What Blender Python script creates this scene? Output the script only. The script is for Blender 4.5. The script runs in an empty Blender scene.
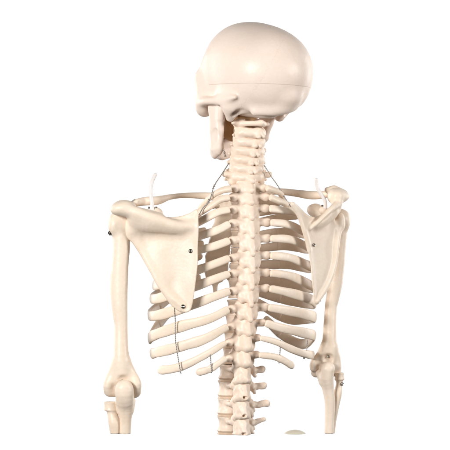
import bpy, math, random
import numpy as np
random.seed(7); np.random.seed(7)

# ------------------------------------------------------------------ scale
# working unit u = 1.5 mm; x right, y away from the camera, z up
S = 0.0015
D = 2133.0                    # camera distance in u
ZC = 1.25                     # height of the camera above the studio floor, m
def W(px, py, d=0.0):
    k = (D + d) / D
    return np.array([(px - 225.0) * k, d, (225.0 - py) * k])

YAW = math.radians(20)
def frame(yaw):
    """columns: left, forward, up of a body turned by yaw"""
    s, c = math.sin(yaw), math.cos(yaw)
    return np.array([[-c, -s, 0], [-s, c, 0], [0, 0, 1.0]])   # rows L, F, U
R20 = frame(YAW)

scene = bpy.context.scene
col = scene.collection

# ------------------------------------------------------------------ materials
def new_mat(name):
    m = bpy.data.materials.new(name); m.use_nodes = True
    nt = m.node_tree
    return m, nt, nt.nodes['Principled BSDF']

def bone_mat(name, base, tint, rough=0.38, bump=0.12, skull=False, sss=0.12):
    m, nt, b = new_mat(name)
    N, L = nt.nodes, nt.links
    tc = N.new('ShaderNodeTexCoord')
    n1 = N.new('ShaderNodeTexNoise'); n1.inputs['Scale'].default_value = 16; n1.inputs['Detail'].default_value = 5
    n2 = N.new('ShaderNodeTexNoise'); n2.inputs['Scale'].default_value = 240; n2.inputs['Detail'].default_value = 4
    n3 = N.new('ShaderNodeTexNoise'); n3.inputs['Scale'].default_value = 75; n3.inputs['Detail'].default_value = 3
    for n in (n1, n2, n3): L.new(tc.outputs['Object'], n.inputs['Vector'])
    rmp = N.new('ShaderNodeValToRGB')
    rmp.color_ramp.elements[0].position = 0.32; rmp.color_ramp.elements[0].color = (*tint, 1)
    rmp.color_ramp.elements[1].position = 0.66; rmp.color_ramp.elements[1].color = (*base, 1)
    mo = N.new('ShaderNodeMath'); mo.operation = 'MULTIPLY_ADD'
    L.new(n2.outputs['Fac'], mo.inputs[0]); mo.inputs[1].default_value = 0.35
    mo2 = N.new('ShaderNodeMath'); mo2.operation = 'MULTIPLY'; L.new(n1.outputs['Fac'], mo2.inputs[0]); mo2.inputs[1].default_value = 0.65
    L.new(mo2.outputs[0], mo.inputs[2]); L.new(mo.outputs[0], rmp.inputs['Fac'])
    colour = rmp.outputs['Color']
    height = N.new('ShaderNodeMath'); height.operation = 'MULTIPLY_ADD'
    L.new(n3.outputs['Fac'], height.inputs[0]); height.inputs[1].default_value = 1.6
    L.new(n2.outputs['Fac'], height.inputs[2])
    hout = height.outputs[0]
    if skull:
        # fine saw line round the skull cap and the faint zigzag sutures moulded in the bone
        sep = N.new('ShaderNodeSeparateXYZ'); L.new(tc.outputs['Object'], sep.inputs[0])
        def plane_line(a, bb, c, off, width, wob):
            dot = N.new('ShaderNodeVectorMath'); dot.operation = 'DOT_PRODUCT'
            L.new(tc.outputs['Object'], dot.inputs[0]); dot.inputs[1].default_value = (a, bb, c)
            w = N.new('ShaderNodeMath'); w.operation = 'MULTIPLY_ADD'
            nz = N.new('ShaderNodeTexNoise'); nz.inputs['Scale'].default_value = 220; nz.inputs['Detail'].default_value = 2
            L.new(tc.outputs['Object'], nz.inputs['Vector'])
            L.new(nz.outputs['Fac'], w.inputs[0]); w.inputs[1].default_value = wob
            L.new(dot.outputs['Value'], w.inputs[2])
            d = N.new('ShaderNodeMath'); d.operation = 'SUBTRACT'; L.new(w.outputs[0], d.inputs[0]); d.inputs[1].default_value = off + wob * 0.5
            ab = N.new('ShaderNodeMath'); ab.operation = 'ABSOLUTE'; L.new(d.outputs[0], ab.inputs[0])
            mr = N.new('ShaderNodeMapRange'); mr.inputs['From Min'].default_value = 0; mr.inputs['From Max'].default_value = width
            mr.inputs['To Min'].default_value = 1; mr.inputs['To Max'].default_value = 0
            L.new(ab.outputs[0], mr.inputs['Value'])
            return mr.outputs['Result']
        def half(line, n, off):
            dt = N.new('ShaderNodeVectorMath'); dt.operation = 'DOT_PRODUCT'
            L.new(tc.outputs['Object'], dt.inputs[0]); dt.inputs[1].default_value = n
            g = N.new('ShaderNodeMath'); g.operation = 'GREATER_THAN'; L.new(dt.outputs['Value'], g.inputs[0]); g.inputs[1].default_value = off
            mu = N.new('ShaderNodeMath'); mu.operation = 'MULTIPLY'; L.new(line, mu.inputs[0]); L.new(g.outputs[0], mu.inputs[1])
            return mu.outputs[0]
        saw = plane_line(0.035, 0.0, 1.0, SAW_Z, 0.0008, 0.0003)
        saw = half(saw, (1.0, 0.0, 0.0), (209 - 225)*S)
        sut = None
        for (n, off, hn, hoff) in SUTURES:
            q = half(plane_line(*n, off, 0.0009, 0.011), hn, hoff)
            if sut is None: sut = q
            else:
                mx = N.new('ShaderNodeMath'); mx.operation = 'MAXIMUM'; L.new(sut, mx.inputs[0]); L.new(q, mx.inputs[1]); sut = mx.outputs[0]
        sm = N.new('ShaderNodeMath'); sm.operation = 'MULTIPLY'; L.new(sut, sm.inputs[0]); sm.inputs[1].default_value = 0.3
        mx = N.new('ShaderNodeMath'); mx.operation = 'MAXIMUM'; L.new(saw, mx.inputs[0]); L.new(sm.outputs[0], mx.inputs[1]); saw = mx.outputs[0]
        mp = N.new('ShaderNodeMath'); mp.operation = 'MULTIPLY'
        L.new(saw, mp.inputs[0]); mp.inputs[1].default_value = 0.5
        mix = N.new('ShaderNodeMix'); mix.data_type = 'RGBA'
        L.new(mp.outputs[0], mix.inputs[0]); L.new(colour, mix.inputs[6]); mix.inputs[7].default_value = (0.50, 0.36, 0.26, 1)
        colour = mix.outputs[2]
        sub = N.new('ShaderNodeMath'); sub.operation = 'MULTIPLY_ADD'
        L.new(saw, sub.inputs[0]); sub.inputs[1].default_value = -1.6; L.new(hout, sub.inputs[2])
        hout = sub.outputs[0]
    L.new(colour, b.inputs['Base Color'])
    rr = N.new('ShaderNodeMapRange'); rr.inputs['To Min'].default_value = rough - 0.07; rr.inputs['To Max'].default_value = rough + 0.1
    L.new(n3.outputs['Fac'], rr.inputs['Value']); L.new(rr.outputs['Result'], b.inputs['Roughness'])
    bp = N.new('ShaderNodeBump'); bp.inputs['Strength'].default_value = bump; bp.inputs['Distance'].default_value = 0.0012
    L.new(hout, bp.inputs['Height']); L.new(bp.outputs['Normal'], b.inputs['Normal'])
    b.inputs['Specular IOR Level'].default_value = 0.38
    b.inputs['Subsurface Weight'].default_value = sss
    b.inputs['Subsurface Radius'].default_value = (1.0, 0.55, 0.35)
    b.inputs['Subsurface Scale'].default_value = 0.003
    return m

SAW_Z = (225 - 85) * S
def suture(a, b, c, keep):
    """plane through a, b and the skull's middle c; the line shows on the side of keep"""
    a, b, c, keep = [np.array(v, float)*S for v in (a, b, c, keep)]
    n = np.cross(a - c, b - c); n /= np.linalg.norm(n)
    h = keep - a
    h = h / np.linalg.norm(h)
    return tuple(n), float(n @ a), tuple(h), float(h @ a)
_c = W(256, 72, 18); _lam = W(281, 39, -14)
SUTURES = [suture(_lam, W(243, 104, -20), _c, W(243, 104, -20)),
           suture(_lam, W(309, 88, 20), _c, W(309, 88, 20)),
           suture(_lam, W(246, 22, 22), _c, W(246, 22, 22))]
BONE = bone_mat('cream_plastic_bone', (0.88, 0.762, 0.645), (0.81, 0.665, 0.53), rough=0.41, bump=0.2)
SKULL = bone_mat('cream_skull_plastic', (0.87, 0.742, 0.66), (0.82, 0.68, 0.58), rough=0.40, bump=0.16, skull=True)
SPINE = bone_mat('warm_vertebra_plastic', (0.88, 0.745, 0.635), (0.81, 0.645, 0.515), rough=0.42, bump=0.2)
JAW = bone_mat('cream_jaw_plastic', (0.87, 0.74, 0.66), (0.83, 0.69, 0.595), rough=0.38, bump=0.12)
CART = bone_mat('cartilage_plastic', (0.82, 0.70, 0.59), (0.76, 0.62, 0.50), rough=0.45)
DISC = bone_mat('disc_rubber', (0.66, 0.50, 0.37), (0.58, 0.42, 0.30), rough=0.5)
TOOTH = bone_mat('tooth_enamel', (0.84, 0.76, 0.64), (0.78, 0.68, 0.54), rough=0.25, bump=0.03)

def metal(name, c, rough):
    m, nt, b = new_mat(name)
    nz = nt.nodes.new('ShaderNodeTexNoise'); nz.inputs['Scale'].default_value = 900
    rp = nt.nodes.new('ShaderNodeValToRGB')
    rp.color_ramp.elements[0].color = (c[0]*.7, c[1]*.7, c[2]*.7, 1); rp.color_ramp.elements[1].color = (*c, 1)
    nt.links.new(nz.outputs['Fac'], rp.inputs['Fac']); nt.links.new(rp.outputs['Color'], b.inputs['Base Color'])
    b.inputs['Metallic'].default_value = 1; b.inputs['Roughness'].default_value = rough
    return m
STEEL = metal('dark_screw_steel', (0.34, 0.31, 0.28), 0.3)
WIRE = metal('dull_wire_steel', (0.44, 0.41, 0.38), 0.45)
m, nt, b = new_mat('white_hook_plastic'); WHITE = m
nz = nt.nodes.new('ShaderNodeTexNoise'); nz.inputs['Scale'].default_value = 60
rp = nt.nodes.new('ShaderNodeValToRGB'); rp.color_ramp.elements[0].color = (.70, .67, .66, 1); rp.color_ramp.elements[1].color = (.78, .75, .74, 1)
nt.links.new(nz.outputs['Fac'], rp.inputs['Fac']); nt.links.new(rp.outputs['Color'], b.inputs['Base Color'])
b.inputs['Roughness'].default_value = 0.3; b.inputs['Subsurface Weight'].default_value = 0.2; b.inputs['Subsurface Scale'].default_value = 0.003

# ------------------------------------------------------------------ objects
root = bpy.data.objects.new('anatomical_skeleton', None); col.objects.link(root)
root.location = (0, 0, ZC); root.empty_display_size = 0.1
root['label'] = 'cream plastic anatomical human skeleton seen from behind with its skull turned left'
root['category'] = 'skeleton'

def add_mesh(name, verts, faces, mat, parent=None):
    me = bpy.data.meshes.new(name)
    v = np.asarray(verts, float) * S
    me.from_pydata(v.tolist(), [], [tuple(int(i) for i in f) for f in faces])
    me.update()
    me.polygons.foreach_set('use_smooth', [True] * len(me.polygons))
    me.materials.append(mat)
    o = bpy.data.objects.new(name, me); col.objects.link(o)
    o.parent = parent or root
    return o

# ------------------------------------------------------------------ implicit bone modelling
def surface_net(v, org, h):
    ins = v < 0
    nx, ny, nz = v.shape
    c = [(i, j, k) for i in (0, 1) for j in (0, 1) for k in (0, 1)]
    cnt = np.zeros((nx-1, ny-1, nz-1), np.int8)
    for i, j, k in c: cnt += ins[i:nx-1+i, j:ny-1+j, k:nz-1+k]
    act = (cnt > 0) & (cnt < 8)
    idx = np.argwhere(act)
    n = len(idx)
    ids = -np.ones(act.shape, np.int64); ids[act] = np.arange(n)
    cv = {cc: v[idx[:, 0]+cc[0], idx[:, 1]+cc[1], idx[:, 2]+cc[2]] for cc in c}
    acc = np.zeros((n, 3)); num = np.zeros(n)
    for a in c:
        for ax in range(3):
            if a[ax] == 0:
                bb = list(a); bb[ax] = 1; bb = tuple(bb)
                va, vb = cv[a], cv[bb]
                m = (va < 0) != (vb < 0)
                t = np.where(m, va / np.where(m, va - vb, 1), 0)
                p = np.tile(np.array(a, float), (n, 1)); p[:, ax] += t
                acc[m] += p[m]; num[m] += 1
    verts = (idx + acc / num[:, None]) * h + org
    faces = []
    for ax in range(3):
        o1, o2 = [(1, 2), (2, 0), (0, 1)][ax]
        sl = [slice(0, s) for s in v.shape]
        sa = list(sl); sa[ax] = slice(0, v.shape[ax]-1); sb = list(sl); sb[ax] = slice(1, v.shape[ax])
        A, B = ins[tuple(sa)], ins[tuple(sb)]
        e = np.argwhere(A != B)
        ok = (e[:, o1] > 0) & (e[:, o2] > 0) & (e[:, o1] < v.shape[o1]-1) & (e[:, o2] < v.shape[o2]-1)
        e = e[ok]
        fl = A[e[:, 0], e[:, 1], e[:, 2]]
        def cell(d1, d2):
            q = e.copy(); q[:, o1] += d1; q[:, o2] += d2
            return ids[q[:, 0], q[:, 1], q[:, 2]]
        q = np.stack([cell(-1, -1), cell(0, -1), cell(0, 0), cell(-1, 0)], 1)
        q[~fl] = q[~fl][:, ::-1]
        faces.append(q)
    return verts, np.concatenate(faces)

class Bone:
    """smooth union of shapes on a grid; coordinates are local to (origin, rows L F U)"""
    def __init__(self, lo, hi, h=0.9, origin=(0, 0, 0), rot=None):
        self.lo = np.array(lo, float); self.h = h
        n = np.ceil((np.array(hi) - self.lo) / h).astype(int) + 1
        ax = [(self.lo[i] + np.arange(n[i]) * h).astype(np.float32) for i in range(3)]
        self.X, self.Y, self.Z = ax[0][:, None, None], ax[1][None, :, None], ax[2][None, None, :]
        self.d = np.full(n, 1e3, np.float32)
        self.o = np.array(origin, float); self.r = rot
    def join(self, e, k):
        if k <= 0: self.d = np.minimum(self.d, e)
        else:
            hh = np.clip(0.5 + 0.5 * (self.d - e) / k, 0, 1)
            self.d = self.d * (1 - hh) + e * hh - k * hh * (1 - hh)
    def cut(self, e, k):           # remove the inside of e
        e = -e
        if k <= 0: self.d = np.maximum(self.d, e)
        else:
            hh = np.clip(0.5 - 0.5 * (self.d - e) / k, 0, 1)
            self.d = self.d * (1 - hh) + e * hh + k * hh * (1 - hh)
    def _cone(self, a, b, ra, rb, sc=(1, 1, 1)):
        sx, sy, sz = sc
        a = np.array(a, float) / sc; b = np.array(b, float) / sc
        x, y, z = self.X / sx - a[0], self.Y / sy - a[1], self.Z / sz - a[2]
        v = b - a; q = float(v @ v) + 1e-9
        t = np.clip((x * v[0] + y * v[1] + z * v[2]) / q, 0, 1)
        return (np.sqrt((x - t*v[0])**2 + (y - t*v[1])**2 + (z - t*v[2])**2) - (ra + (rb - ra) * t)) * min(sc)
    def cone(self, a, b, ra, rb=None, k=2.0, sc=(1, 1, 1)):
        self.join(self._cone(a, b, ra, ra if rb is None else rb, sc), k); return self
    def chain(self, pts, k=2.0):
        """pts: (x, y, z, r)"""
        e = None
        if len(pts) > 3:            # resample so that radii and bends run smoothly
            pts = polyline(pts, 3*len(pts))
        for p, q in zip(pts[:-1], pts[1:]):
            c = self._cone(p[:3], q[:3], p[3], q[3])
            e = c if e is None else np.minimum(e, c)
        self.join(e, k)
        return self
    def _ell(self, c, r, rot=None):
        x, y, z = self.X - c[0], self.Y - c[1], self.Z - c[2]
        if rot is not None:
            R = rot
            x, y, z = (R[0][0]*x + R[0][1]*y + R[0][2]*z, R[1][0]*x + R[1][1]*y + R[1][2]*z, R[2][0]*x + R[2][1]*y + R[2][2]*z)
        k0 = np.sqrt((x/r[0])**2 + (y/r[1])**2 + (z/r[2])**2)
        k1 = np.sqrt((x/r[0]**2)**2 + (y/r[1]**2)**2 + (z/r[2]**2)**2) + 1e-6
        return k0 * (k0 - 1) / k1
    def ell(self, c, r, k=2.0, rot=None): self.join(self._ell(c, r, rot), k); return self
    def dig(self, c, r, k=2.0, rot=None): self.cut(self._ell(c, r, rot), k); return self
    def _box(self, c, hs, rd):
        x, y, z = abs(self.X - c[0]) - hs[0] + rd, abs(self.Y - c[1]) - hs[1] + rd, abs(self.Z - c[2]) - hs[2] + rd
        return np.sqrt(np.maximum(x, 0)**2 + np.maximum(y, 0)**2 + np.maximum(z, 0)**2) + np.minimum(np.maximum(x, np.maximum(y, z)), 0) - rd
    def box(self, c, hs, rd=1.0, k=2.0): self.join(self._box(c, hs, rd), k); return self
    def drum(self, c, rl, rf, hz, lip=0.0, k=0.0):
        """elliptic vertebral body with a waist"""
        zz = (self.Z - c[2]) / hz
        g = 1 - 0.17 * (1 - np.clip(abs(zz), 0, 1) ** 2.5) + lip
        rad = np.sqrt(((self.X - c[0]) / (rl * g))**2 + ((self.Y - c[1]) / (rf * g))**2)
        dr = (rad - 1) * min(rl, rf); dz = abs(self.Z - c[2]) - hz
        rd = 1.0
        e = np.sqrt(np.maximum(dr + rd, 0)**2 + np.maximum(dz + rd, 0)**2) + np.minimum(np.maximum(dr + rd, dz + rd), 0) - rd
        self.join(e.astype(np.float32), k); return self
    def floor(self, z):            # flat sawn end
        self.d = np.maximum(self.d, z - self.Z); return self
    def mesh(self, name, mat, parent=None):
        d = self.d
        d = d.astype(np.float32)
        d[0], d[-1], d[:, 0], d[:, -1], d[:, :, 0], d[:, :, -1] = 1, 1, 1, 1, 1, 1
        v, f = surface_net(d, self.lo, self.h)
        if self.r is not None: v = v @ self.r
        return add_mesh(name, v + self.o, f, mat, parent)

# ------------------------------------------------------------------ sweeps
def pchip(xs, ys, q):
    xs, ys = np.array(xs, float), np.array(ys, float)
    h = np.diff(xs); dl = np.diff(ys) / h
    n = len(xs); m = np.zeros(n)
    for i in range(1, n-1):
        m[i] = (dl[i-1]*h[i] + dl[i]*h[i-1]) / (h[i] + h[i-1])
    m[0] = dl[0]; m[-1] = dl[-1]
    i = np.clip(np.searchsorted(xs, q) - 1, 0, n-2)
    t = (q - xs[i]) / h[i]
    return ((2*t**3 - 3*t**2 + 1)*ys[i] + (t**3 - 2*t**2 + t)*h[i]*m[i] + (-2*t**3 + 3*t**2)*ys[i+1] + (t**3 - t**2)*h[i]*m[i+1])

def sweep(pts, hh, ww, up=(0, 0, 1), nr=16, power=2.0):
    """oval tube: half height hh along up, half thickness ww across; closed domed ends"""
    pts = np.asarray(pts, float); n = len(pts)
    hh = np.broadcast_to(np.asarray(hh, float), (n,)); ww = np.broadcast_to(np.asarray(ww, float), (n,))
    T = np.gradient(pts, axis=0); T /= np.linalg.norm(T, axis=1)[:, None]
    up = np.broadcast_to(np.asarray(up, float), (n, 3))
    U = up - (up * T).sum(1)[:, None] * T; U /= np.linalg.norm(U, axis=1)[:, None]
    N = np.cross(T, U)
    a = np.linspace(0, 2*math.pi, nr, endpoint=False)
    ca = np.sign(np.cos(a)) * abs(np.cos(a)) ** (2/power); sa = np.sign(np.sin(a)) * abs(np.sin(a)) ** (2/power)
    V = pts[:, None, :] + hh[:, None, None]*sa[None, :, None]*U[:, None, :] + ww[:, None, None]*ca[None, :, None]*N[:, None, :]
    V = V.reshape(-1, 3); F = []
    for i in range(n-1):
        for j in range(nr):
            F.append((i*nr+j, i*nr+(j+1) % nr, (i+1)*nr+(j+1) % nr, (i+1)*nr+j))
    F.append(tuple(range(nr-1, -1, -1))); F.append(tuple((n-1)*nr + j for j in range(nr)))
    F = [f[::-1] for f in F]
    return V, F

def round_ends(n, a=0.0, b=0.0, first=0.35, last=0.15):
    """radius multiplier: dome over fraction a at the start, b at the end"""
    s = np.linspace(0, 1, n) if np.isscalar(n) else n
    r = np.ones(len(s))
    if a > 0:
        t = np.clip(s / a, 0, 1); r *= first + (1-first)*np.sqrt(np.clip(1-(1-t)**2, 0, 1))
    if b > 0:
        t = np.clip((1-s) / b, 0, 1); r *= last + (1-last)*np.sqrt(np.clip(1-(1-t)**2, 0, 1))
    return r

def polyline(pts, n):
    pts = np.asarray(pts, float)
    s = np.concatenate([[0], np.cumsum(np.linalg.norm(np.diff(pts[:, :3], axis=0), axis=1))])
    q = np.linspace(0, s[-1], n)
    return np.stack([pchip(s, pts[:, i], q) for i in range(pts.shape[1])], 1)

def twisted_wire(name, pts, r=0.42, parent=None, turns=None, mat=None, strands=2, sep=None):
    c = polyline(pts, max(24, int(len(pts) * 20)))
    n = 220; c = polyline(c, n)
    L = np.linalg.norm(np.diff(c, axis=0), axis=1).sum()
    T = np.gradient(c, axis=0); T /= np.linalg.norm(T, axis=1)[:, None]
    ref = np.array([0.31, 0.9, 0.27]); A = np.cross(T, ref); A /= np.linalg.norm(A, axis=1)[:, None]; B = np.cross(T, A)
    turns = turns or L / 4.2
    ph = np.linspace(0, 2*math.pi*turns, n)
    VV, FF = [], []
    for sidx in range(strands):
        p = ph + 2*math.pi*sidx/strands
        q = c + (sep or r*0.85) * (np.cos(p)[:, None]*A + np.sin(p)[:, None]*B)
        v, f = sweep(q, r, r, up=(0.31, 0.9, 0.27), nr=6)
        off = sum(len(x) for x in VV)
        VV.append(v); FF += [tuple(i + off for i in ff) for ff in f]
    return add_mesh(name, np.concatenate(VV), FF, mat or WIRE, parent)

def screw(loc, nrm, r=1.9, parent=None):
    """cross-head screw with a washer rim"""
    nrm = np.array(nrm, float); nrm /= np.linalg.norm(nrm)
    a = np.cross(nrm, (0.2, 0.1, 1)); a /= np.linalg.norm(a); b = np.cross(nrm, a)
    ns = 20; prof = [(1.0, -1.6), (1.0, 0.1), (0.92, 0.45), (0.62, 0.75), (0.55, 0.5), (0.34, 0.55), (0.2, 0.1)]
    V, F = [], []
    for rr, hz in prof:
        for i in range(ns):
            t = 2*math.pi*i/ns
            V.append(np.array(loc) + r*rr*(math.cos(t)*a + math.sin(t)*b) + hz*nrm*r*0.6)
    for k in range(len(prof)-1):
        for i in range(ns):
            F.append((k*ns+i, k*ns+(i+1) % ns, (k+1)*ns+(i+1) % ns, (k+1)*ns+i))
    F.append(tuple((len(prof)-1)*ns+i for i in range(ns)))
    return add_mesh('screw', V, F, STEEL, parent)

# ------------------------------------------------------------------ spine
XC_Y = [118, 125, 140, 155, 190, 215, 250, 310, 340, 370, 400, 425, 445]
XC_X = [251, 250.5, 249, 247.3, 245.5, 246.3, 247.3, 244.2, 241.5, 239.5, 238.2, 238.2, 238.6]
DC_Y = [118, 150, 178, 200, 240, 290, 340, 380, 445]
DC_D = [14, 18, 17, 12, 8, 7, 10, 15, 20]
xc = lambda py: float(np.interp(py, XC_Y, XC_X))
dc = lambda py: float(np.interp(py, DC_Y, DC_D))
CUT_Z = lambda d: (225 - 433.7) * (D + d) / D

C_Y = [124, 133, 142.5, 151.5, 160, 168.5, 177]
T_Y = [187, 196.5, 208.5, 222.5, 239, 256, 272.5, 289.5, 308, 323.5, 339.5, 355]
L_Y = [371.5, 388, 406, 424, 442]

def vert_frame(py, yaw):
    return W(xc(py), py, dc(py)), frame(yaw)

# cervical
for i, py in enumerate(C_Y):
    yaw = math.radians([40, 38, 34, 30, 27, 24, 21][i])
    o, r = vert_frame(py, yaw)
    b = Bone((-30, -28, -15), (30, 24, 15), 0.75, o, r)
    if i == 0:
        for s in (-1, 1):
            b.ell((s*12, 3, 0), (6, 7.5, 5.5), 2)
            b.chain([(s*13, 0, 0, 3.2), (s*11, -7, 0, 2.8), (s*6, -13, 0, 2.7), (0, -15.5, 0.3, 2.9)], 2)
            b.cone((s*14, 2, 0), (s*23, 0, 0.5), 3.2, 2.0, 2)
            b.chain([(s*9, 8, 0, 2.6), (0, 12, 0, 3)], 2)
        b.ell((0, -17, 0.5), (3, 2.5, 2.4), 2)
    else:
        w = 1.0 + 0.03*i
        b.drum((0, 11, 0), 9*w, 7*w, 4.2, 0, 1)
        for s in (-1, 1):
            b.cone((s*12*w, 2, 4.2), (s*12.5*w, 0, -4.4), 4.6, 4.8, 2)          # articular pillar
            b.cone((s*12.5*w, -3, 1.0), (s*3, -11, -1.0), 4.0, 3.8, 2.5, sc=(1, 1, 1.2))
            b.cone((s*9, 5, 0), (s*18.5*w, 2, -2.4), 2.6, 1.6, 1.5)
            pass
            b.cone((s*7, 0, 0), (s*7, 9, 0), 3, 3, 2)
            b.chain([(s*13.0, -1.5, 0.2, 4.3), (s*10.5, -6.5, 0, 4.2), (s*6, -10, -0.4, 4.2), (s*2, -11.6, -0.8, 4.0)], 2.2)
            if i < 6: b.cone((s*0.8, -11, -1), (s*2.8, -15.8 - (2 if i == 1 else 0), -4.2), 3.4, 2.4, 2.0)
        if i == 1:
            b.ell((0, -14, 0.5), (5.5, 5, 4.6), 2.5)
            b.cone((0, 11, 3), (0, 11, 13), 3.4, 2.4, 2)
        if i == 6:
            b.cone((0, -11, -1), (0, -17, -4.5), 4.0, 3.2, 4)
            for s in (-1, 1):
                b.cone((s*10, 0, 1), (s*24, -3, 2.6), 3.8, 3.0, 2)
        b.dig((0, 1.5, 0), (5.2, 4.4, 30), 1)
        b.d += 0.3*np.sin(b.X*0.52 + i*2)*np.sin(b.Y*0.6 + i)*np.sin(b.Z*0.75)
    b.mesh('cervical_vertebra', SPINE)

# per rib: half width, half depth, left (px,py) knots, right (px,py) knots, then front (t,py) knots per side
PI = math.pi
RIBS = [
 (42, 34, [(232,188.5),(222,190.5),(210,197.5)], [(1.5,205.5),(2.2,208),(2.85,205)], [(267,188),(276,191),(284,197)], [(1.5,201),(2.2,203),(2.85,205)]),
 (58, 42, [(230,197.5),(221,199.5),(209,207)],   [(1.5,221),(2.2,223),(2.9,217)],  [(270,197),(278,200.5),(292,207)], [(1.5,211.5),(2.2,211),(2.9,217)]),
 (69, 47, [(230,209.5),(220,211.5),(203,220)],   [(1.5,237),(2.2,238),(2.9,230)],  [(270,208.5),(286,210.7),(299,215)], [(1.5,219.5),(2.2,218),(2.9,227)]),
 (75, 51, [(230,223.5),(222,228),(200,236)],     [(1.5,253),(2.2,253),(2.92,243)], [(271,222.5),(286,224),(302,231)], [(1.5,234.5),(2.2,232),(2.92,240)]),
 (79, 54, [(230,240.5),(213,246.5),(199,250)],   [(1.5,268),(2.2,267),(2.94,256)], [(271,238.5),(286,239),(305,245.5)], [(1.5,249.5),(2.2,246),(2.94,253)]),
 (83, 56, [(230,258),(213,264.5),(199,269.5)],   [(1.5,285),(2.2,282),(2.95,268)], [(271,255.5),(286,257),(306,264.5)], [(1.5,268.5),(2.2,264.5),(2.95,266)]),
 (85, 58, [(230,273.5),(215,279),(200,284.5)],   [(1.5,299),(2.2,294),(2.97,277)], [(271,273),(286,275),(308,284)], [(1.5,288),(2.2,283),(2.97,277)]),
 (87, 59, [(230,291),(213,297),(193,304.5)],     [(1.5,316),(2.2,308),(2.75,288)], [(270,288.5),(286,292),(310,299)], [(1.5,304),(2.2,299),(2.75,288)]),
 (87, 59, [(229,309),(215,316.5),(184,325.5)],   [(1.5,335.5),(1.9,338),(2.5,312)], [(269,307.5),(286,310.5),(308,318.5)], [(1.5,325),(2.2,317.5),(2.62,301)]),
 (86, 58, [(228,326.5),(207,338),(184,345.5)],   [(1.5,353),(1.72,354)], [(266,323),(278,327),(300,332)], [(1.5,338),(1.85,344),(2.2,336),(2.5,318)]),
 (84, 57, [(226,342.5),(209,353),(184,365.5),(158,371)], [], [(261,338),(275,341.5),(290,348.5),(305,355.5)], []),
 (76, 52, [(226,358),(211,368.5),(196,373)], [], [(260,355),(275,357),(294,367)], []),
]

def reach(o, px, f):
    """local side offset whose picture column is px"""
    c, sn = math.cos(YAW), math.sin(YAW)
    x = (px - 225)*(D + o[1])/D
    return -(x - o[0] + f*sn)/c
# thoracic
TH = []
for i, py in enumerate(T_Y):
    sp = (T_Y[i+1] if i < 11 else L_Y[0]) - py
    o, r = vert_frame(py, YAW)
    b = Bone((-30, -32, -30), (30, 36, 18), 0.8, o, r)
    g = 0.9 + 0.025*i
    b.drum((0, 17 + 0.3*i, 0), 10.5*g, 9.5*g, sp*0.5, 0, 1)
    for s in (-1, 1):
        kn = RIBS[i][2] if s > 0 else RIBS[i][4]
        tl = abs(reach(o, kn[0][0], -8.5)) + (1.6 if s > 0 else 0.2)
        rt = 4.15 if i < 9 else 3.6
        rz = (o[2] + (kn[0][1] - 225))
        b.cone((s*6, 9, 1), (s*7.5, -1, 1), 3.3, 3.4, 2)
        b.cone((s*6.8, -5, 4), (s*1.5, -9.5, 3), 4.0, 3.8, 3.5)
        b.cone((s*7.4, -8, -sp*0.36), (s*2, -12.6, -sp*0.48), 3.6, 3.6, 4)
        b.cone((s*7.5, -2, 3), (s*7.8, -4, 6.5), 3.0, 2.6, 2)                    # upper facet
        b.cone((s*7.6, -7, -sp*0.3), (s*6.8, -9, -sp*0.60), 3.6, 3.0, 3)        # lower facet
        b.cone((s*8, -5, 0.5), (s*(tl - 4), -8.5, -rz), 3.9, rt - 0.1, 2.2)     # transverse process
        b.ell((s*(tl - 4.3), -8.5, -rz), (4.4, 4.0, rt), 1.5)
        b.cone((s*7.0, -7.5, 0), (s*1.0, -11.5, -sp*0.2), 3.2, 3.4, 3)
    drop = [0.35, 0.5, 0.65, 0.8, 0.85, 0.85, 0.85, 0.8, 0.7, 0.55, 0.45, 0.4][i]
    b.cone((0, -10.5, 2), (0, -17.5, -sp*drop), 3.2, 2.4, 3.5)
    b.ell((0, -17.8, -sp*drop - 0.8), (2.5, 2.0, 2.6), 1.5)
    if i >= 10: b.cone((0, -13, 3), (0, -17, -sp*0.45), 4.4, 4.2, 5)
    b.dig((0, 2.5, 0), (5.4, 4.6, 60), 1)
    b.d += 0.12*np.sin(b.X*0.62 + i)*np.sin(b.Y*0.7 + 2*i)*np.sin(b.Z*0.66 + i)
    t = b.mesh('thoracic_vertebra', SPINE); TH.append(t)
    if i >= 9:
        k = Bone((-20, 0, -sp), (20, 40, 0), 0.8, o, r)
        k.drum((0, 17 + 0.3*i, -sp*0.5), 10.7*g, 9.7*g, sp*0.075 + 0.6, 0.06)
        k.mesh('intervertebral_disc', DISC, t)

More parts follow.
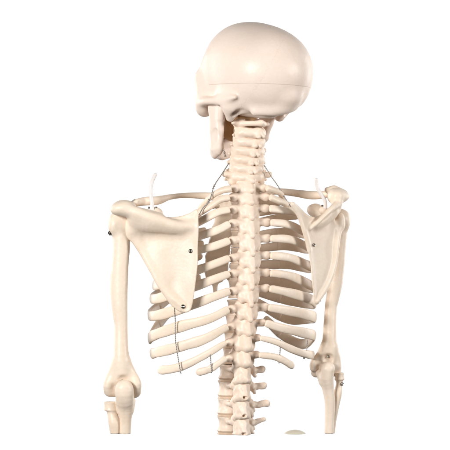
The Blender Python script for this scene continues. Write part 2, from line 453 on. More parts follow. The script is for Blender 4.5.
# lumbar
for i, py in enumerate(L_Y):
    sp = (L_Y[i+1] if i < 4 else py + 18) - py
    o, r = vert_frame(py, math.radians(21))
    if py - 14 > 433: break
    b = Bone((-36, -32, -24), (26, 46, 20), 0.8, o, r)
    b.drum((0, 21, -1), 14.3, 12.0, sp*0.42, 0.02, 1)
    for s in (-1, 1):
        b.cone((s*6, 14, 2), (s*6.2, -1, 2), 2.8, 3.0, 2)
        b.cone((s*6.2, -4, 6), (s*6.0, -7, 9.0), 3.0, 2.8, 2)                    # upper facet
        b.cone((s*5.6, -8, -3), (s*5.6, -9, -sp*0.62), 3.2, 3.0, 2)            # lower facet
        b.cone((s*6.5, -4, 3), (s*3, -11, 0), 3.6, 3.6, 2.5)
        if s < 0:
            tl = [22.5, 25, 29, 25.5, 25][i]
            b.cone((-7, -2, 2), (-15, -4, 1), 4.8, 3.0, 2)
            b.cone((-9, -4, 6), (-11.5, -7, 3), 3.2, 2.2, 1.5)
            b.cone((-14, -4, 1), (-tl, -6, 2.2 if i != 3 else 4.5), 3.0, 3.3 if i != 3 else 2.0, 1.2, sc=(1, 0.7, 1.1))
            b.cone((-12, -5, 0), (-14.5, -6, -4.5), 2.8, 1.8, 1.2)
            b.cone((-11, -6, 4), (-12.5, -8, 1), 3, 2.5, 2)
            if i >= 2: b.cone((-9, -7, -3), (-12.5, -7, -9.5), 3, 2.0, 1.5)
        else:
            pass
    b.cone((-3.2, -11, 5), (-3.4, -13, -sp*0.46), 3.6, 4.1, 2.0)
    b.cone((3.2, -11, 5), (3.4, -13, -sp*0.46), 3.6, 4.1, 2.0)
    b.cone((0, -15, 2), (0, -18.6, -sp*0.45), 2.8, 3.2, 4.5)
    b.dig((0, 5, 0), (6.5, 5.2, 80), 1)
    if i in (1, 2, 3): b.dig((1.2, -20.5, -sp*0.46), (2.0, 6.0, 1.4), 0.6)
    b.d += 0.4*np.sin(b.X*0.5 + i)*np.sin(b.Y*0.55 + 2*i)*np.sin(b.Z*0.5 + i) + 0.2*np.sin(b.X*1.1 + 2*i)*np.sin(b.Y*1.0)*np.sin(b.Z*1.05 + i)
    for s in (-1, 1):
        b.ell((s*7.2, -9.5, sp*0.42), (2.8, 3.0, 3.6), 1.2)
        b.ell((s*6.2, -11.5, -sp*0.5), (2.6, 2.8, 3.2), 1.2)
    zc = CUT_Z(o[1]) - o[2]
    if zc > -24: b.floor(zc)
    t = b.mesh('lumbar_vertebra', SPINE)
    if -sp*0.5 > zc:
        k = Bone((-24, 0, -sp), (24, 46, 0), 0.8, o, r)
        k.drum((0, 21, -sp*0.5 - 1), 14.8, 12.4, sp*0.085 + 0.5, 0.05)
        k.mesh('intervertebral_disc', DISC, t)

# ------------------------------------------------------------------ rib cage
def solve_t(px, py, Wd, B, side, t0):
    best = None
    for t in np.arange(0.02, 1.75, 0.004):
        l, f = side*Wd*math.sin(t), (B - 9) - B*math.cos(t)
        p = SP + l*R20[0] + f*R20[1]
        x = 225 + p[0] * D / (D + p[1])
        e = abs(x - px)
        if best is None or e < best[0]: best = (e, t)
    return best[1]

SP = np.array([25.0, 0.0, 0.0])    # line of the rib tubercles
def rib_point(t, py, Wd, B, side):
    # ribs leave the transverse process, run back to the angle, then forward
    l, f = side*Wd*math.sin(t), (B - 9) - B*math.cos(t)
    if abs(l) < 30: f += 3.0*(1 - abs(l)/30)
    p = SP + l*R20[0] + f*R20[1]
    p[2] = (225 - py) * (D + p[1]) / D
    return p

RIB_OBJ = {}
for i, (Wd, B, lp, lf, rp, rf) in enumerate(RIBS):
    for side, kn, fr in ((1, lp, lf), (-1, rp, rf)):
        ts = []; ys = []
        for (px, py) in kn:
            t = solve_t(px, py, Wd, B, side, 0)
            if ts and t <= ts[-1] + 0.03: continue
            ts.append(t); ys.append(py)
        for (t, y) in fr:
            if t > ts[-1] + 0.03: ts.append(t); ys.append(y)
        tend = ts[-1]
        tcc = min(2.25, tend) if i < 10 else tend
        q = ts[0] + (tcc - ts[0])*(0.25*np.linspace(0, 1, 72) + 0.75*(0.5 - 0.5*np.cos(PI*np.linspace(0, 1, 72))))
        yy = pchip(ts, ys, q)
        pts = np.array([rib_point(t, y, Wd, B, side) for t, y in zip(q, yy)])
        s = (q - q[0])/(q[-1] - q[0])
        peak = [3.5, 3.8, 4.1, 4.3, 4.5, 4.8, 5.0, 5.3, 5.5, 5.2, 4.4, 3.7][i]
        st0 = 3.4 if i < 2 else (3.9 if i < 10 else 3.3)
        hh = st0 + (peak - st0)*np.clip(s/0.3, 0, 1)
        if i >= 10: hh = 2.9 + (peak - 2.9)*np.sin(np.clip(s*1.0, 0, 1)*PI*0.62)
        hh = hh*(1 + 0.035*np.sin(s*17 + i*1.7 + side) + 0.02*np.sin(s*41 + i))
        ww = 2.3 + 0.45*np.cos(s*9 + i)*0.4 + (0.5 if i < 2 else 0)
        ends = round_ends(s, 0.025 if i < 10 else 0.05, (0.09 if i < 10 else 0.13) if (tcc == tend) else 0, 0.66, 0.08)
        out = (pts - (SP + (B-9)*R20[1])); out[:, 2] = 0; out /= np.linalg.norm(out, axis=1)[:, None]
        # upper ribs lie flatter, lower ones stand on edge
        lean = [0.95, 0.6, 0.35, 0.2, 0.12, 0.05, 0, -0.05, -0.08, -0.1, -0.05, 0][i]
        up = np.array([0, 0, 1.0])[None, :] - lean*out
        V, F = sweep(pts, hh*ends, ww*ends, up, 24, 2.6)
        rb = add_mesh('rib', V, F, BONE); RIB_OBJ[(i, side)] = rb
        if tcc < tend - 0.05:
            q = np.linspace(tcc - 0.012, tend, 36); yy = pchip(ts, ys, q)
            pts = np.array([rib_point(t, y, Wd, B, side) for t, y in zip(q, yy)])
            out = (pts - (SP + (B-9)*R20[1])); out[:, 2] = 0; out /= np.linalg.norm(out, axis=1)[:, None]
            up = np.array([0, 0, 1.0])[None, :] - lean*out
            tp = np.linspace(1.06, 0.85, 36)*round_ends(36, 0.08, 0.1, 0.8, 0.5)
            V, F = sweep(pts, hh[-1]*tp, (ww[-1] + 0.4)*tp, up, 18, 2.2)
            add_mesh('costal_cartilage', V, F, CART, rb)

# sternum, at the front of the cage
def stern(l, f, py):
    p = SP + l*R20[0] + f*R20[1]; p[2] = (225-py)*(D + p[1])/D; return p
b = Bone((-40, 30, -90), (60, 150, 45), 1.0)
prev = None
st = [(57, 199, 15), (62, 207, 13), (72, 217, 9), (80, 228, 9.5), (88, 242, 10.5), (95, 256, 12), (101, 269, 12), (104, 279, 8)]
for (f, py, w), (f2, py2, w2) in zip(st[:-1], st[1:]):
    for u in (-0.8, -0.4, 0, 0.4, 0.8):
        a, c = stern(u*w, f, py), stern(u*w2, f2, py2)
        b.cone(a, c, 3.4, 3.4, 3)
a = stern(0, 104, 279); c = stern(0, 103, 293)
b.cone(a, c, 3.5, 2.2, 4)
b.mesh('sternum', BONE)

# ------------------------------------------------------------------ scapulae
def poly_sdf(xs, zs, P):
    P = np.asarray(P, float); d = np.full((len(xs), len(zs)), 1e9); ins = np.zeros(d.shape, bool)
    X = xs[:, None]; Z = zs[None, :]
    for a, c in zip(P, np.roll(P, -1, 0)):
        e = c - a; wx, wz = X - a[0], Z - a[1]
        t = np.clip((wx*e[0] + wz*e[1]) / (e @ e + 1e-9), 0, 1)
        d = np.minimum(d, (wx - t*e[0])**2 + (wz - t*e[1])**2)
        cr = ((a[1] <= Z) & (c[1] > Z)) | ((c[1] <= Z) & (a[1] > Z))
        xi = a[0] + (Z - a[1]) * e[0] / (e[1] if abs(e[1]) > 1e-9 else 1e-9)
        ins ^= cr & (X < xi)
    return np.where(ins, -np.sqrt(d), np.sqrt(d))

def smooth_poly(P, n=6):
    P = np.asarray(P, float); out = []; m = len(P)
    for i in range(m):
        p0, p1, p2, p3 = P[i-1], P[i], P[(i+1) % m], P[(i+2) % m]
        for t in np.linspace(0, 1, n, endpoint=False):
            out.append(0.5*((2*p1) + (p2-p0)*t + (2*p0-5*p1+4*p2-p3)*t*t + (-p0+3*p1-3*p2+p3)*t**3))
    return np.array(out)

class Blade(Bone):
    def blade(self, P, plane, slope, th, rim, bulge=0.0, k=1.0):
        """plate whose depth is plane(px,py); outline P in (px,py)"""
        w = np.array([W(px, py, plane(px, py))[[0, 2]] for px, py in smooth_poly(P)])
        xs, zs = self.X.ravel(), self.Z.ravel()
        q = poly_sdf(xs, zs, w)
        kx = (D + 20) / D
        PX, PY = 225 + xs[:, None]/kx + 0*zs[None, :], 225 - zs[None, :]/kx + 0*xs[:, None]
        y0 = plane(PX, PY)
        tt = th + rim*np.exp(-(np.minimum(q, 0)/3.2)**2)
        cs = math.cos(math.atan(slope))
        e2 = np.abs(self.Y - y0[:, None, :])*cs - tt[:, None, :]
        e1 = (q*(1.0 if slope < .6 else 0.75))[:, None, :]
        rd = 1.2
        e = np.sqrt(np.maximum(e1 + rd, 0)**2 + np.maximum(e2 + rd, 0)**2) + np.minimum(np.maximum(e1 + rd, e2 + rd), 0) - rd
        self.join(e.astype(np.float32), k); return self

def wr(px, py, d, r): return (*W(px, py, d), r)

# left: seen nearly face-on. Depth of the blade rises outwards and is dished
planeL = lambda px, py: -30 + (0.8*np.sin((px*0.93 + py*0.22)*0.17 + 0.8) + 0.5*np.sin(px*0.21 - py*0.06))*np.clip((py-228)/20, 0, 1)*np.clip((306-py)/25, 0, 1) + (197 - px)*0.20 + (py-250)*0.03 + 2.6*np.sin(np.clip((px-140)/58, 0, 1)*PI)*np.clip((300-py)/60, 0, 1) + 5.0*np.clip((225-py)/18, 0, 1)
b = Blade((-125, -55, -92), (-20, 40, 32), 0.85)
outl = [(197.5,209.5),(198.5,225),(198,245),(197.5,265),(195,288),(192,306),(188,312),(180,311.5),(172.5,306.5),(164.5,295.5),(157,283.5),(150,269),(143,255),(136,245),(131,238),(129,228),(133,218),(145,214),(158,216),(168,217.5),(179,216.5),(189,213.5)]
b.blade(outl, planeL, 0.2, 1.0, 1.2)
# thick lateral border and neck
b.chain([wr(182,306,planeL(182,306)-0.4,2.6), wr(167,292,planeL(167,292)+.5,2.6), wr(152,268,planeL(152,268)+1,3.0), wr(140,247,planeL(140,247)+1,3.6), wr(134,232,-17,6.0)], 5)
b.ell(W(131,229,-15), (6.5, 7, 11), 4)
# spine of the scapula
b.chain([wr(190,226,-29.5,1.4), wr(182,226,-31,1.8), wr(172,223.5,-33.5,2.4), wr(160,219.5,-33.5,3.2), wr(147,215.5,-34,4.2), wr(136,212,-33,5.2), wr(126,209.5,-30,6.4)], 9)
b.chain([wr(172,225,-31,2.4), wr(160,221.5,-31,3.0), wr(147,219,-30,3.8), wr(137,217,-28,4.2)], 7)
b.chain([wr(160,222,-26,2.4), wr(148,220,-23,3.2), wr(138,220,-20,3.6)], 5)
b.chain([wr(160,216,-28,2.0), wr(148,213,-26,2.8), wr(138,212,-24,3.4)], 6)
b.chain([wr(178,228,-27.5,2.8), wr(164,227,-27,4.4), wr(150,224.5,-26,6.4), wr(139,221.5,-23,7.6)], 12)
# acromion
b.ell(W(122,208,-25), (9.6, 13, 6.8), 6)
b.ell(W(126,205,-20), (9.6, 12, 4.6), 4)
b.ell(W(117,210,-27), (6.0, 9, 4.6), 5)
# coracoid
b.chain([wr(150,219,-10,4.6), wr(157,214,0,5.6), wr(156,213,14,4.6), wr(150,214,26,3.6)], 4)
b.cone(W(155.5,222,-9), W(155.5,214,-9), 7.5, 7.0, 4)
b.d += 0.16*np.sin(b.X*0.23 + 1)*np.sin(b.Z*0.19) 
SCL = b.mesh('scapula', BONE)

# right: strongly turned, inner border nearest
planeR = lambda px, py: 8 + np.clip(px - 300, -12, 60)*1.15 - 0.0*py + np.clip(275-py, 0, 80)*0.05 - 1.5
b = Blade((55, -12, -92), (132, 105, 42), 0.85)
outl = [(291.5,203.5),(296,213),(300.5,223),(305.5,237),(308.5,252),(311,270),(312.5,288),(314.5,300),(317,303.5),(320,299),(325,291),(331,278.5),(335.5,264),(337.5,250),(338,238),(337,226),(331,216),(322,215.5),(313,217),(305.5,213),(299,206.5),(294,202.5)]
b.blade(outl, planeR, 1.15, 1.0, 1.1)
b.chain([wr(317,301,planeR(317,301),2.2), wr(326,288,planeR(326,288),2.2), wr(334,266,planeR(334,266),2.6), wr(337,240,planeR(337,240),3.2), wr(338,226,58,5.5)], 4)
b.ell(W(340,222,60), (5.5, 7, 10), 4)
# inner border roll up to the upper angle
b.chain([wr(292.5,204.5,0,1.8), wr(299,214,7,2.2), wr(304,229,12,2.0), wr(309,250,18,1.8)], 3)
# spine, standing towards the camera
b.chain([wr(311,228,18,1.8), wr(318,222,20,2.2), wr(326,214,25,2.6), wr(333,207.5,32,3.2), wr(338,203,42,4.2)], 4)
b.chain([wr(318,224,28,1.8), wr(326,217,34,2.4), wr(333,211,40,3.0)], 4)
b.chain([wr(316,226,26,2.4), wr(323,222,32,3.6), wr(330,216,40,4.6), wr(336,209,48,5.2)], 7)
# acromion, a flat leaf
b.ell(W(336.5,196.5,52), (9.5, 15, 8.6), 4, None)
b.ell(W(341,196.5,58), (8.6, 13, 5.4), 4)
b.chain([wr(327,190,58,3.0), wr(334,188.5,62,3.4), wr(344,193,62,3.2)], 4)
# coracoid
b.chain([wr(326,216,56,5), wr(318,212,66,6.0), wr(315,209.5,84,5.4)], 4)
b.ell(W(314.5,210,74), (8, 10, 6.6), 4)
b.d += 0.14*np.sin(b.X*0.25 + 1)*np.sin(b.Z*0.21)
SCR = b.mesh('scapula', BONE)

# rounded pegs that seat the hooks
b = Bone((-86, -20, 4), (-56, 20, 22), 0.6)
b.cone(W(155,216,-9), W(155.3,212.4,-9), 8.6, 7.4, 0, sc=(1, 0.9, 0.62))
b.mesh('coracoid_cap', WHITE if False else CART, SCL)
b = Bone((90, 30, 0), (114, 66, 30), 0.6)
b.ell(W(323.5,210.5,48), (4.6, 4.6, 4.8), 1)
b.mesh('coracoid_cap', CART, SCR)

# ------------------------------------------------------------------ clavicles
def clav(pts, hs, ws):
    p = polyline([W(*q) for q in pts], 60); s = np.linspace(0, 1, len(pts)); q = np.linspace(0, 1, 60)
    e = round_ends(60, 0.06, 0.06, 0.5, 0.5)
    V, F = sweep(p, pchip(s, hs, q)*e, pchip(s, ws, q)*e, (0, 0, 1), 18, 2.2)
    return add_mesh('clavicle', V, F, BONE)
clav([(131,204,-10),(143,201.5,-6),(157,200.5,8),(170,197,28),(184,195.5,44),(198,195.5,52),(212,196.5,56),(224,199,58)], [3.6,4.4,4.3,3.0,2.6,3.0,3.8,4.6], [4.5,4.8,4.0,3.2,3.2,3.4,4.0,5.0])
clav([(331,193.5,66),(320,195,72),(309,195,80),(298,193.5,84),(286,192,82),(274,191.5,76),(260,194,70),(250,198,66)], [3.2,4.2,4.4,3.8,3.5,3.4,3.8,4.6], [4.2,4.4,4.0,3.5,3.4,3.6,4.2,5.0])

# ------------------------------------------------------------------ arms
b = Bone((-130, -45, -182), (-70, 40, 18), 0.9)
dL = -12
b.ell(W(120,222.5,dL+2), (11, 12, 12), 3)
b.ell(W(114.5,225,dL-2), (6.2, 9, 10), 4)
b.chain([wr(121,230,dL,9.0), wr(121.5,246,dL,8.6), wr(120.5,262,dL,8.2), wr(119.5,285,dL,8.2), wr(120,305,dL-1,7.4), wr(121,325,dL-1,6.5), wr(121.2,345,dL-2,6.9), wr(121.3,362,dL-2,8.2), wr(122,378,dL-1,8.0)], 4)
b.chain([wr(116,275,dL+1,4.0), wr(115,293,dL+1,3.8), wr(118,318,dL,3)], 5)     # deltoid roughness
b.chain([wr(117,362,dL-1,4.5), wr(112,375,dL,5.0), wr(108.5,387,dL,5.2), wr(109.5,390,dL+2,4.8)], 5)
b.chain([wr(126,362,dL-1,4.5), wr(132,374,dL,4.6), wr(136.5,385.5,dL-1,5.0), wr(136,389,dL,4.8)], 5)
b.cone(W(110,391,dL+4), W(135,392,dL+4), 5.6, 5.8, 4)
b.ell(W(122,383,dL+3), (14, 5, 10), 4)                           # trochlea and capitulum
b.dig(W(123.5,384,dL-11), (9.5, 7.5, 9.0), 2)                                      # olecranon fossa
b.d += 0.15*np.sin(b.X*0.3)*np.sin(b.Z*0.16 + 1)*np.sin(b.Y*0.3)
HL = b.mesh('humerus', BONE)

cz = CUT_Z(dL)
b = Bone((-125, -50, -225), (-78, 30, -150), 0.8)
b.chain([wr(124.3,388,dL-9,7.4), wr(124.8,398,dL-7,9.0), wr(125.5,406,dL-3,8.0), wr(125.5,418,dL-1,6.2), wr(125,436,dL,5.7), wr(125,446,dL,5.6)], 4)
b.ell(W(124,390,dL-11), (8.0, 5.5, 8), 6)
b.cone(W(131.5,401,dL+2), W(130,410,dL+1), 4.2, 3.5, 4)
b.cone(W(119.5,403,dL-2), W(120,411,dL-1), 4.4, 3.6, 3)
b.floor(cz)
b.mesh('ulna', BONE)
b = Bone((-132, -40, -225), (-95, 40, -160), 0.75)
b.drum(tuple(W(110.5,406,dL+2)), 7.0, 7.0, 4.2, 0, 2)
b.chain([wr(111,406,dL+2,5.2), wr(112.5,414,dL+1,5.0), wr(114,421,dL,5.8), wr(115.2,434,dL,5.0), wr(115.8,446,dL,4.8)], 3)
b.dig(W(110.5,401.2,dL+2), (5.0, 5.0, 2.4), 1)
b.floor(cz)
b.mesh('radius', BONE)

dR = 70
b = Bone((78, 30, -165), (140, 110, 30), 0.9)
b.ell(W(340,219,dR), (9.5, 12, 11), 3)
b.ell(W(345.5,221,dR-1), (4.6, 8, 9), 4)
b.chain([wr(340,226,dR,8.0), wr(339,245,dR,7.4), wr(337.5,265,dR,6.8), wr(335,284,dR,7.0), wr(331.5,302,dR,6.4), wr(330,322,dR-1,6.6), wr(329.5,340,dR-2,7.2), wr(328.5,354,dR-2,7.8), wr(327,364,dR-1,7.2)], 4)
b.chain([wr(338.5,262,dR,3.6), wr(338.2,282,dR,3.2), wr(334,300,dR,3)], 5)
b.chain([wr(325,347,dR-2,4.5), wr(319.5,357,dR-2,4.8), wr(313.5,365,dR-3,4.2), wr(313.5,368,dR-3,4.0)], 5)
b.chain([wr(333,347,dR-1,4.5), wr(336,357,dR+2,4.8), wr(337,366,dR+4,4.6)], 5)
b.cone(W(316,372,dR+4), W(336,371,dR+8), 5.6, 5.6, 4)
b.dig(W(328.5,359.5,dR-11), (6.5, 7.5, 6.0), 2)
b.ell(W(327,367,dR+3), (11, 5, 8), 4)
b.d += 0.15*np.sin(b.X*0.3)*np.sin(b.Z*0.16 + 1)*np.sin(b.Y*0.3)
HR = b.mesh('humerus', BONE)
cz = CUT_Z(dR)
b = Bone((80, 30, -226), (130, 110, -130), 0.8)
b.chain([wr(327.5,370,dR-9,7.0), wr(326.5,378,dR-7,7.4), wr(328,388,dR-4,6.2), wr(329.8,400,dR-2,5.6), wr(329.5,418,dR,5.0), wr(328.8,438,dR,4.6), wr(328.8,446,dR,4.6)], 4)
b.ell(W(328,366.5,dR-9), (6.0, 5.2, 4.6), 4)
b.cone(W(319.5,373,dR-2), W(322,382,dR-2), 4.0, 3.2, 4)
b.floor(cz)
b.mesh('ulna', BONE)
b = Bone((96, 40, -226), (132, 110, -135), 0.75)
b.drum(tuple(W(339.5,376,dR+4)), 5.4, 5.6, 3.6, 0, 1)
b.chain([wr(339.5,377,dR+4,3.8), wr(339,385,dR+4,3.4), wr(338,392,dR+3,4.2), wr(336,405,dR+3,3.6), wr(333.5,420,dR+4,3.2), wr(331.8,438,dR+4,3.0), wr(331.6,446,dR+4,3.0)], 3)
b.dig(W(339.5,371.5,dR+4), (3.6, 3.6, 2.0), 1)
b.floor(cz)
RR = b.mesh('radius', BONE)

# hip bone: only its crest rises into the picture
b = Bone((45, 10, -215), (90, 80, -195), 0.7)
b.ell(W(295,439.5,38), (14, 12, 10), 3)
b.floor(CUT_Z(38))
b.mesh('hip_bone', bone_mat('shaded_crest_plastic', (0.66, 0.62, 0.52), (0.58, 0.54, 0.44)))  # crest's shade painted into a greenish-grey bone colour

# ------------------------------------------------------------------ skull
SY = math.radians(42)
SO = W(256, 104, 18)
def tilt(yaw, pitch, roll):
    p, q = math.radians(pitch), math.radians(roll)
    Rp = np.array([[1, 0, 0], [0, math.cos(p), math.sin(p)], [0, -math.sin(p), math.cos(p)]])
    Rq = np.array([[math.cos(q), 0, -math.sin(q)], [0, 1, 0], [math.sin(q), 0, math.cos(q)]])
    return Rp @ Rq @ frame(yaw)
SR = tilt(SY, 5, 3)
b = Bone((-62, -76, -32), (62, 78, 92), 1.05, SO, SR)
b.ell((0, -15, 33), (47, 46, 44), 0)
b.ell((0, 14, 37), (44, 46, 45), 16)
b.ell((0, -20, 13), (37, 28, 22), 14)                   # occiput
b.ell((0, 4, 6), (38, 42, 15), 12)                      # base
b.ell((0, -50, 8), (8, 5, 5), 12)
for s in (-1, 1):
    b.ell((s*34, -2, 3), (10.5, 14, 13), 10)
    b.cone((s*36, -4, -2), (s*34, 1, -13), 8.5, 4.4 if s > 0 else 5.6, 6)                      # mastoid
    b.chain([(s*41, 3, 4, 4.4), (s*44, 16, 3.0, 3.8), (s*43, 29, 2.0, 3.8), (s*38, 40, 0, 4.6)], 5)     # cheek arch
    b.ell((s*34, 43, -3), (7, 7, 8), 4)
    b.ell((s*28, 46, -8), (9, 7, 7), 4)
    b.chain([(s*36.5, 41, 4, 4.6), (s*37, 41.5, 14, 4.8), (s*35.5, 43, 26, 6)], 6)   # outer orbit rim
    b.ell((s*33, 32, 24), (7, 13.5, 20), 11)
    b.chain([(s*35, 44, 24, 5), (s*24, 54, 28, 4.6), (s*8, 57, 25, 4.6)], 6)
    b.cone((s*7, 57, 20), (s*5, 62, 4), 4, 3, 4)
    b.chain([(s*14, 18, -6, 4), (s*13, 20, -22, 3)], 3)                      # pterygoid
    b.ell((s*9, -4, -7), (4.5, 7, 4), 3)                                     # condyle
b.ell((0, 40, -14), (20, 18, 17), 6)
b.ell((0, 42, -25), (17, 15, 6), 4)
for s in (-1, 1):
    b.dig((s*19, 59, 10), (13, 16, 12), 3)
    b.dig((s*33, 12, -7), (9, 8, 4), 4)
    b.dig((s*27, -6, -13), (3.0, 12, 4), 3)
b.dig((0, 63, -8), (7, 8, 9), 2)
b.dig((0, -10, -14), (9, 11, 10), 3)                                         # foramen magnum
b.ell((0, -22, 80), (3, 3, 3), 1) if False else None
for s in (-1, 1):
    b.chain([(s*46, -18, 8, 1.6), (s*44, -6, 6, 2.4), (s*41, 4, 5, 3.0)], 6)            # crest above the ear
    b.dig((s*36, -14, -9), (3.5, 10, 4.5), 4)
    b.dig((s*41.5, 5.5, -1), (3.0, 2.6, 2.6), 1.5)                                        # ear opening
    b.dig((s*20, -32, -10), (12, 9, 4), 8)                                                # hollows under the nuchal line
    b.dig((s*30, 40, 2.5), (8, 8, 1.6), 1.5)
# nuchal line: a low ridge across the back
b.chain([(-10, -42, -3, 1.2), (0, -45, -3, 1.8), (16, -41, -6, 1.8), (30, -31, -7, 1.6)], 12)
b.dig((-24, -36, -16), (18, 16, 7), 12)
b.d += 0.2*np.sin(b.X*0.09 + .5)*np.sin(b.Y*0.1)*np.sin(b.Z*0.08)
SK = b.mesh('skull', SKULL)

def teeth(zc, up, parent, n=14):
    for k in range(n):
        a = -1.18 + 2.36*k/(n-1)
        l = 17*math.sin(a); f = 33 + 24*math.cos(a)
        big = abs(a) > 0.75
        t = Bone((-5, -5, -7), (5, 5, 7), 0.8, SO + np.array([l, f, zc]) @ SR, tilt(SY + a, 0, 0))
        t.box((0, 0, 0), (2.5 if not big else 3.0, 1.8 if not big else 3.2, 4.2), 1.4, 0)
        t.mesh('tooth', TOOTH, parent)
teeth(-31, 1, SK)
b = Bone((-26, 4, -50), (26, 48, -4), 0.9, SO, SR)  # added ochre lump, coloured as the warm shade inside the jaw
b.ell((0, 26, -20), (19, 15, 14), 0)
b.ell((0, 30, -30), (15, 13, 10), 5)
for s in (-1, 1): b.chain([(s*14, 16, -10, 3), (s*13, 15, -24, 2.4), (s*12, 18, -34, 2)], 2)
b.mesh('jaw_shade_fill', bone_mat('ochre_jaw_shade', (0.52, 0.31, 0.15), (0.44, 0.25, 0.11), rough=0.5), SK)

b = Bone((-50, -6, -66), (50, 78, 6), 0.95, SO, SR)
for s in (-1, 1):
    z = 1 if s > 0 else 0.8
    b.cone((s*37, 11, 1), (s*36, 13, -14), 3.8, 3.2, 2)                                        # condyle
    b.chain([(s*36, 12.5, -6, 3.2), (s*34.5, 14, -26*z, 3.0), (s*31.5, 19, -43*z, 3.2)], 3)       # rear edge of the ramus
    b.chain([(s*37, 28, 8, 2.4), (s*36, 28, -6, 2.6), (s*34.5, 25.5, -18, 2.6), (s*33.5, 27, -27*z, 2.8), (s*31, 27, -36*z, 3.0), (s*30, 29, -44*z, 3.4)], 2.5)
    for q in np.linspace(0, 1, 7):
        b.cone((s*36, 12 + 15*q, 1), (s*31, 19 + 9*q, -45*z), 2.2, 2.7, 3)
    b.chain([(s*31, 20, -45*z, 3.6), (s*27, 31, -49, 4.4), (s*17, 41, -50, 4.8), (s*8, 47, -51, 5.0), (0, 49, -51, 5.4)], 4)
    b.chain([(s*29, 28, -42*z, 4.0), (s*18, 38, -42, 4.2), (s*9, 44, -42, 4.2), (0, 46, -42, 4.2)], 4)
    b.chain([(s*31, 20, -49, 2.8), (s*27, 30, -53, 3.2), (s*17, 40, -54, 3.4), (s*8, 46, -54.5, 3.4), (0, 48, -55, 3.6)], 3)
    b.dig((s*36.5, 20, -34*z), (2.0, 5, 8), 3)                                                   # shallow muscle hollow
b.ell((0, 51, -54), (8, 5, 5), 4)
MD = b.mesh('mandible', JAW, SK)
teeth(-38, -1, MD, 12)

def helix(name, a, c, rad, turns, r, parent):
    n = int(turns*16); a, c = np.array(a, float), np.array(c, float); T = (c-a)/np.linalg.norm(c-a)
    A = np.cross(T, (0.3, 0.9, 0.2)); A /= np.linalg.norm(A); B = np.cross(T, A)
    t = np.linspace(0, 1, n)
    q = a + t[:, None]*(c-a) + rad*(np.cos(t*turns*2*PI)[:, None]*A + np.sin(t*turns*2*PI)[:, None]*B)
    V, F = sweep(q, r, r, T, 6)
    return add_mesh(name, V, F, WIRE, parent)
helix('jaw_spring', W(224,150,14), W(225.5,157,14), 0.9, 5, 0.28, MD)

# ------------------------------------------------------------------ hooks, wires, screws
def hook(pts, parent):
    p = polyline([W(*q) for q in pts], 48)
    V, F = sweep(p, 1.95*round_ends(48, 0.02, 0.04, .6, .3), 1.95*round_ends(48, 0.02, 0.04, .6, .3), (0, 1, 0.2), 14)
    return add_mesh('shoulder_hook', V, F, WHITE, parent)
hook([(152.5,212,-14),(152,203,-14),(151,195,-14),(150.6,189,-14),(152,182,-13),(156,173,-11)], SCL)
hook([(325.5,209,45),(324.5,200,44),(321,194,44),(318.5,190,44),(317,185,44),(316,178,43)], SCR)
screw(W(149.0,207.4,-12.5), (0, -.6, .8), 1.0, SCL); screw(W(156.2,207.3,-12), (0, -.4, .9), 1.1, SCL)
screw(W(322.3,205.6,46), (-.4, -.6, .8), 1.2, SCR)

twisted_wire('neck_wire', [W(229,163,10), W(222,174,2), W(214,186.5,-8), W(209,201,-12), W(203,208,-14), W(199,215,-15)], 0.36)
twisted_wire('neck_wire', [W(264,165,16), W(271,176,16), W(279,187.5,18), W(285,198,18), W(291,207,14)], 0.34)
helix('wire_knot', W(215,184.5,-7), W(213,189,-9), 0.9, 2.5, 0.36, root)
helix('wire_knot', W(209.6,199,-12), W(208,203,-12), 0.9, 2.5, 0.36, root)
twisted_wire('rib_wire', [W(174.5,307,-26), W(175.3,322,-15.5), W(175.6,340,-14.5), W(178,357,-15), W(181,374,-16)], 0.33)
twisted_wire('rib_wire', [W(210,350,-17), W(210.8,360,-18), W(211.6,373,-17.5)], 0.34)
twisted_wire('rib_wire', [W(280.5,340,4), W(280.2,350,4.5), W(279,363.5,5)], 0.34)
twisted_wire('rib_wire', [W(307.5,340,34), W(307.2,346,34), W(306.5,353,32)], 0.34)
twisted_wire('acromion_wire', [W(128,204.5,-27), W(131.5,202,-24), W(135,199.5,-18)], 0.4, SCL)
screw(W(304,358,28), (0.2, -1, -.3), 1.2, RIB_OBJ[(10, -1)])
screw(W(190.5,251,planeL(190.5,251)-2.0), (0.1, -1, 0.1), 2.1, SCL)
screw(W(183,306.5,planeL(183,306.5)-3.4), (0.1, -1, 0.1), 2.1, SCL)
screw(W(314.2,245,planeR(314.2,245)-3), (0.75, -.6, 0), 1.7, SCR)
screw(W(320,300,planeR(320,300)-3), (0.75, -.6, 0), 1.6, SCR)
screw(W(109.6,233,dL-4), (-.85, -.5, 0), 2.4, HL)
screw(W(348.6,224,dR-4), (.8, -.6, 0), 2.0, HR)
screw(W(342.5,384,dR+1), (.8, -.6, 0), 1.8, RR)
screw(W(122.2,381,dL-5.5), (0, -1, .2), 1.5, HL)
screw(W(328.4,356.5,dR-5.5), (0, -1, .2), 1.2, HR)

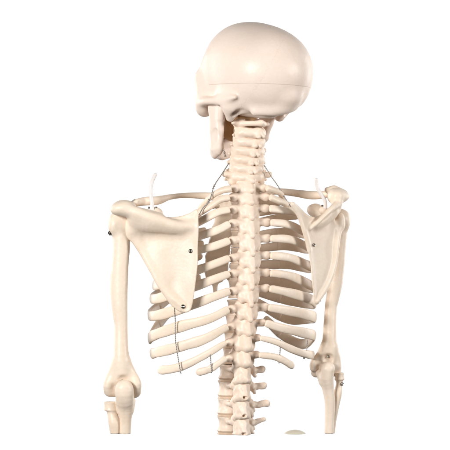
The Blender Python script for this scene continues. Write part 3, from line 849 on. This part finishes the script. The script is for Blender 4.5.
# ------------------------------------------------------------------ white studio backdrop
# a wide paper sheet hung in a shallow curve
V = []; F = []; n = 24
for k in range(n+1):
    x = -4.2 + 8.4*k/n
    for z in (-0.6, 4.4): V.append((x, 4.6 - 0.05*x*x, z))
F = [(2*k, 2*k+2, 2*k+3, 2*k+1) for k in range(n)]
me = bpy.data.meshes.new('backdrop'); me.from_pydata(V, [], F); me.update()
me.polygons.foreach_set('use_smooth', [True]*len(me.polygons))
bd = bpy.data.objects.new('backdrop', me); col.objects.link(bd); bd['kind'] = 'structure'
mat, nt, bs = new_mat('white_seamless_paper')
nz = nt.nodes.new('ShaderNodeTexNoise'); nz.inputs['Scale'].default_value = 3
rp = nt.nodes.new('ShaderNodeValToRGB'); rp.color_ramp.elements[0].color = (.90, .90, .90, 1); rp.color_ramp.elements[1].color = (.93, .93, .93, 1)
nt.links.new(nz.outputs['Fac'], rp.inputs['Fac']); nt.links.new(rp.outputs['Color'], bs.inputs['Base Color'])
bs.inputs['Roughness'].default_value = 0.9; bs.inputs['Specular IOR Level'].default_value = 0.1
me.materials.append(mat)

# ------------------------------------------------------------------ lamps
from mathutils import Vector
def area(name, loc, target, size, size_y, power, colr=(1, 1, 1)):
    l = bpy.data.lights.new(name, 'AREA'); l.shape = 'RECTANGLE'; l.size = size; l.size_y = size_y; l.energy = power; l.color = colr
    o = bpy.data.objects.new(name, l); col.objects.link(o); o.location = loc
    o.rotation_euler = (Vector(target) - Vector(loc)).to_track_quat('-Z', 'Y').to_euler()
    return o
area('key_softbox', (-1.5, -2.15, ZC + 0.55), (0, 0, ZC), 0.75, 0.75, 84, (1, .985, .96))
area('side_softbox', (2.1, -0.75, ZC + 0.35), (0, 0, ZC), 0.6, 0.7, 36, (1, .985, .96))
area('backdrop_lamp', (-2.9, 2.2, ZC + 0.5), (0.9, 4.6, ZC), 0.8, 2.2, 120)
area('backdrop_lamp', (2.9, 2.2, ZC + 0.5), (-0.9, 4.6, ZC), 0.8, 2.2, 120)

w = bpy.data.worlds.new('World'); scene.world = w; w.use_nodes = True
bg = w.node_tree.nodes['Background']; bg.inputs[0].default_value = (1, .99, .975, 1); bg.inputs[1].default_value = 0.05

# ------------------------------------------------------------------ camera
cam = bpy.data.cameras.new('camera'); co = bpy.data.objects.new('camera', cam); col.objects.link(co)
co.location = (0, -D*S, ZC); co.rotation_euler = (math.radians(90), 0, 0)
cam.sensor_width = 36; cam.lens = 36 * D / 450.0; cam.clip_start = 0.05; cam.clip_end = 100
scene.camera = co
scene.view_settings.view_transform = 'Standard'; scene.view_settings.look = 'None'
scene.view_settings.exposure = 0; scene.view_settings.gamma = 1
scene.render.resolution_x = 1024; scene.render.resolution_y = 1024
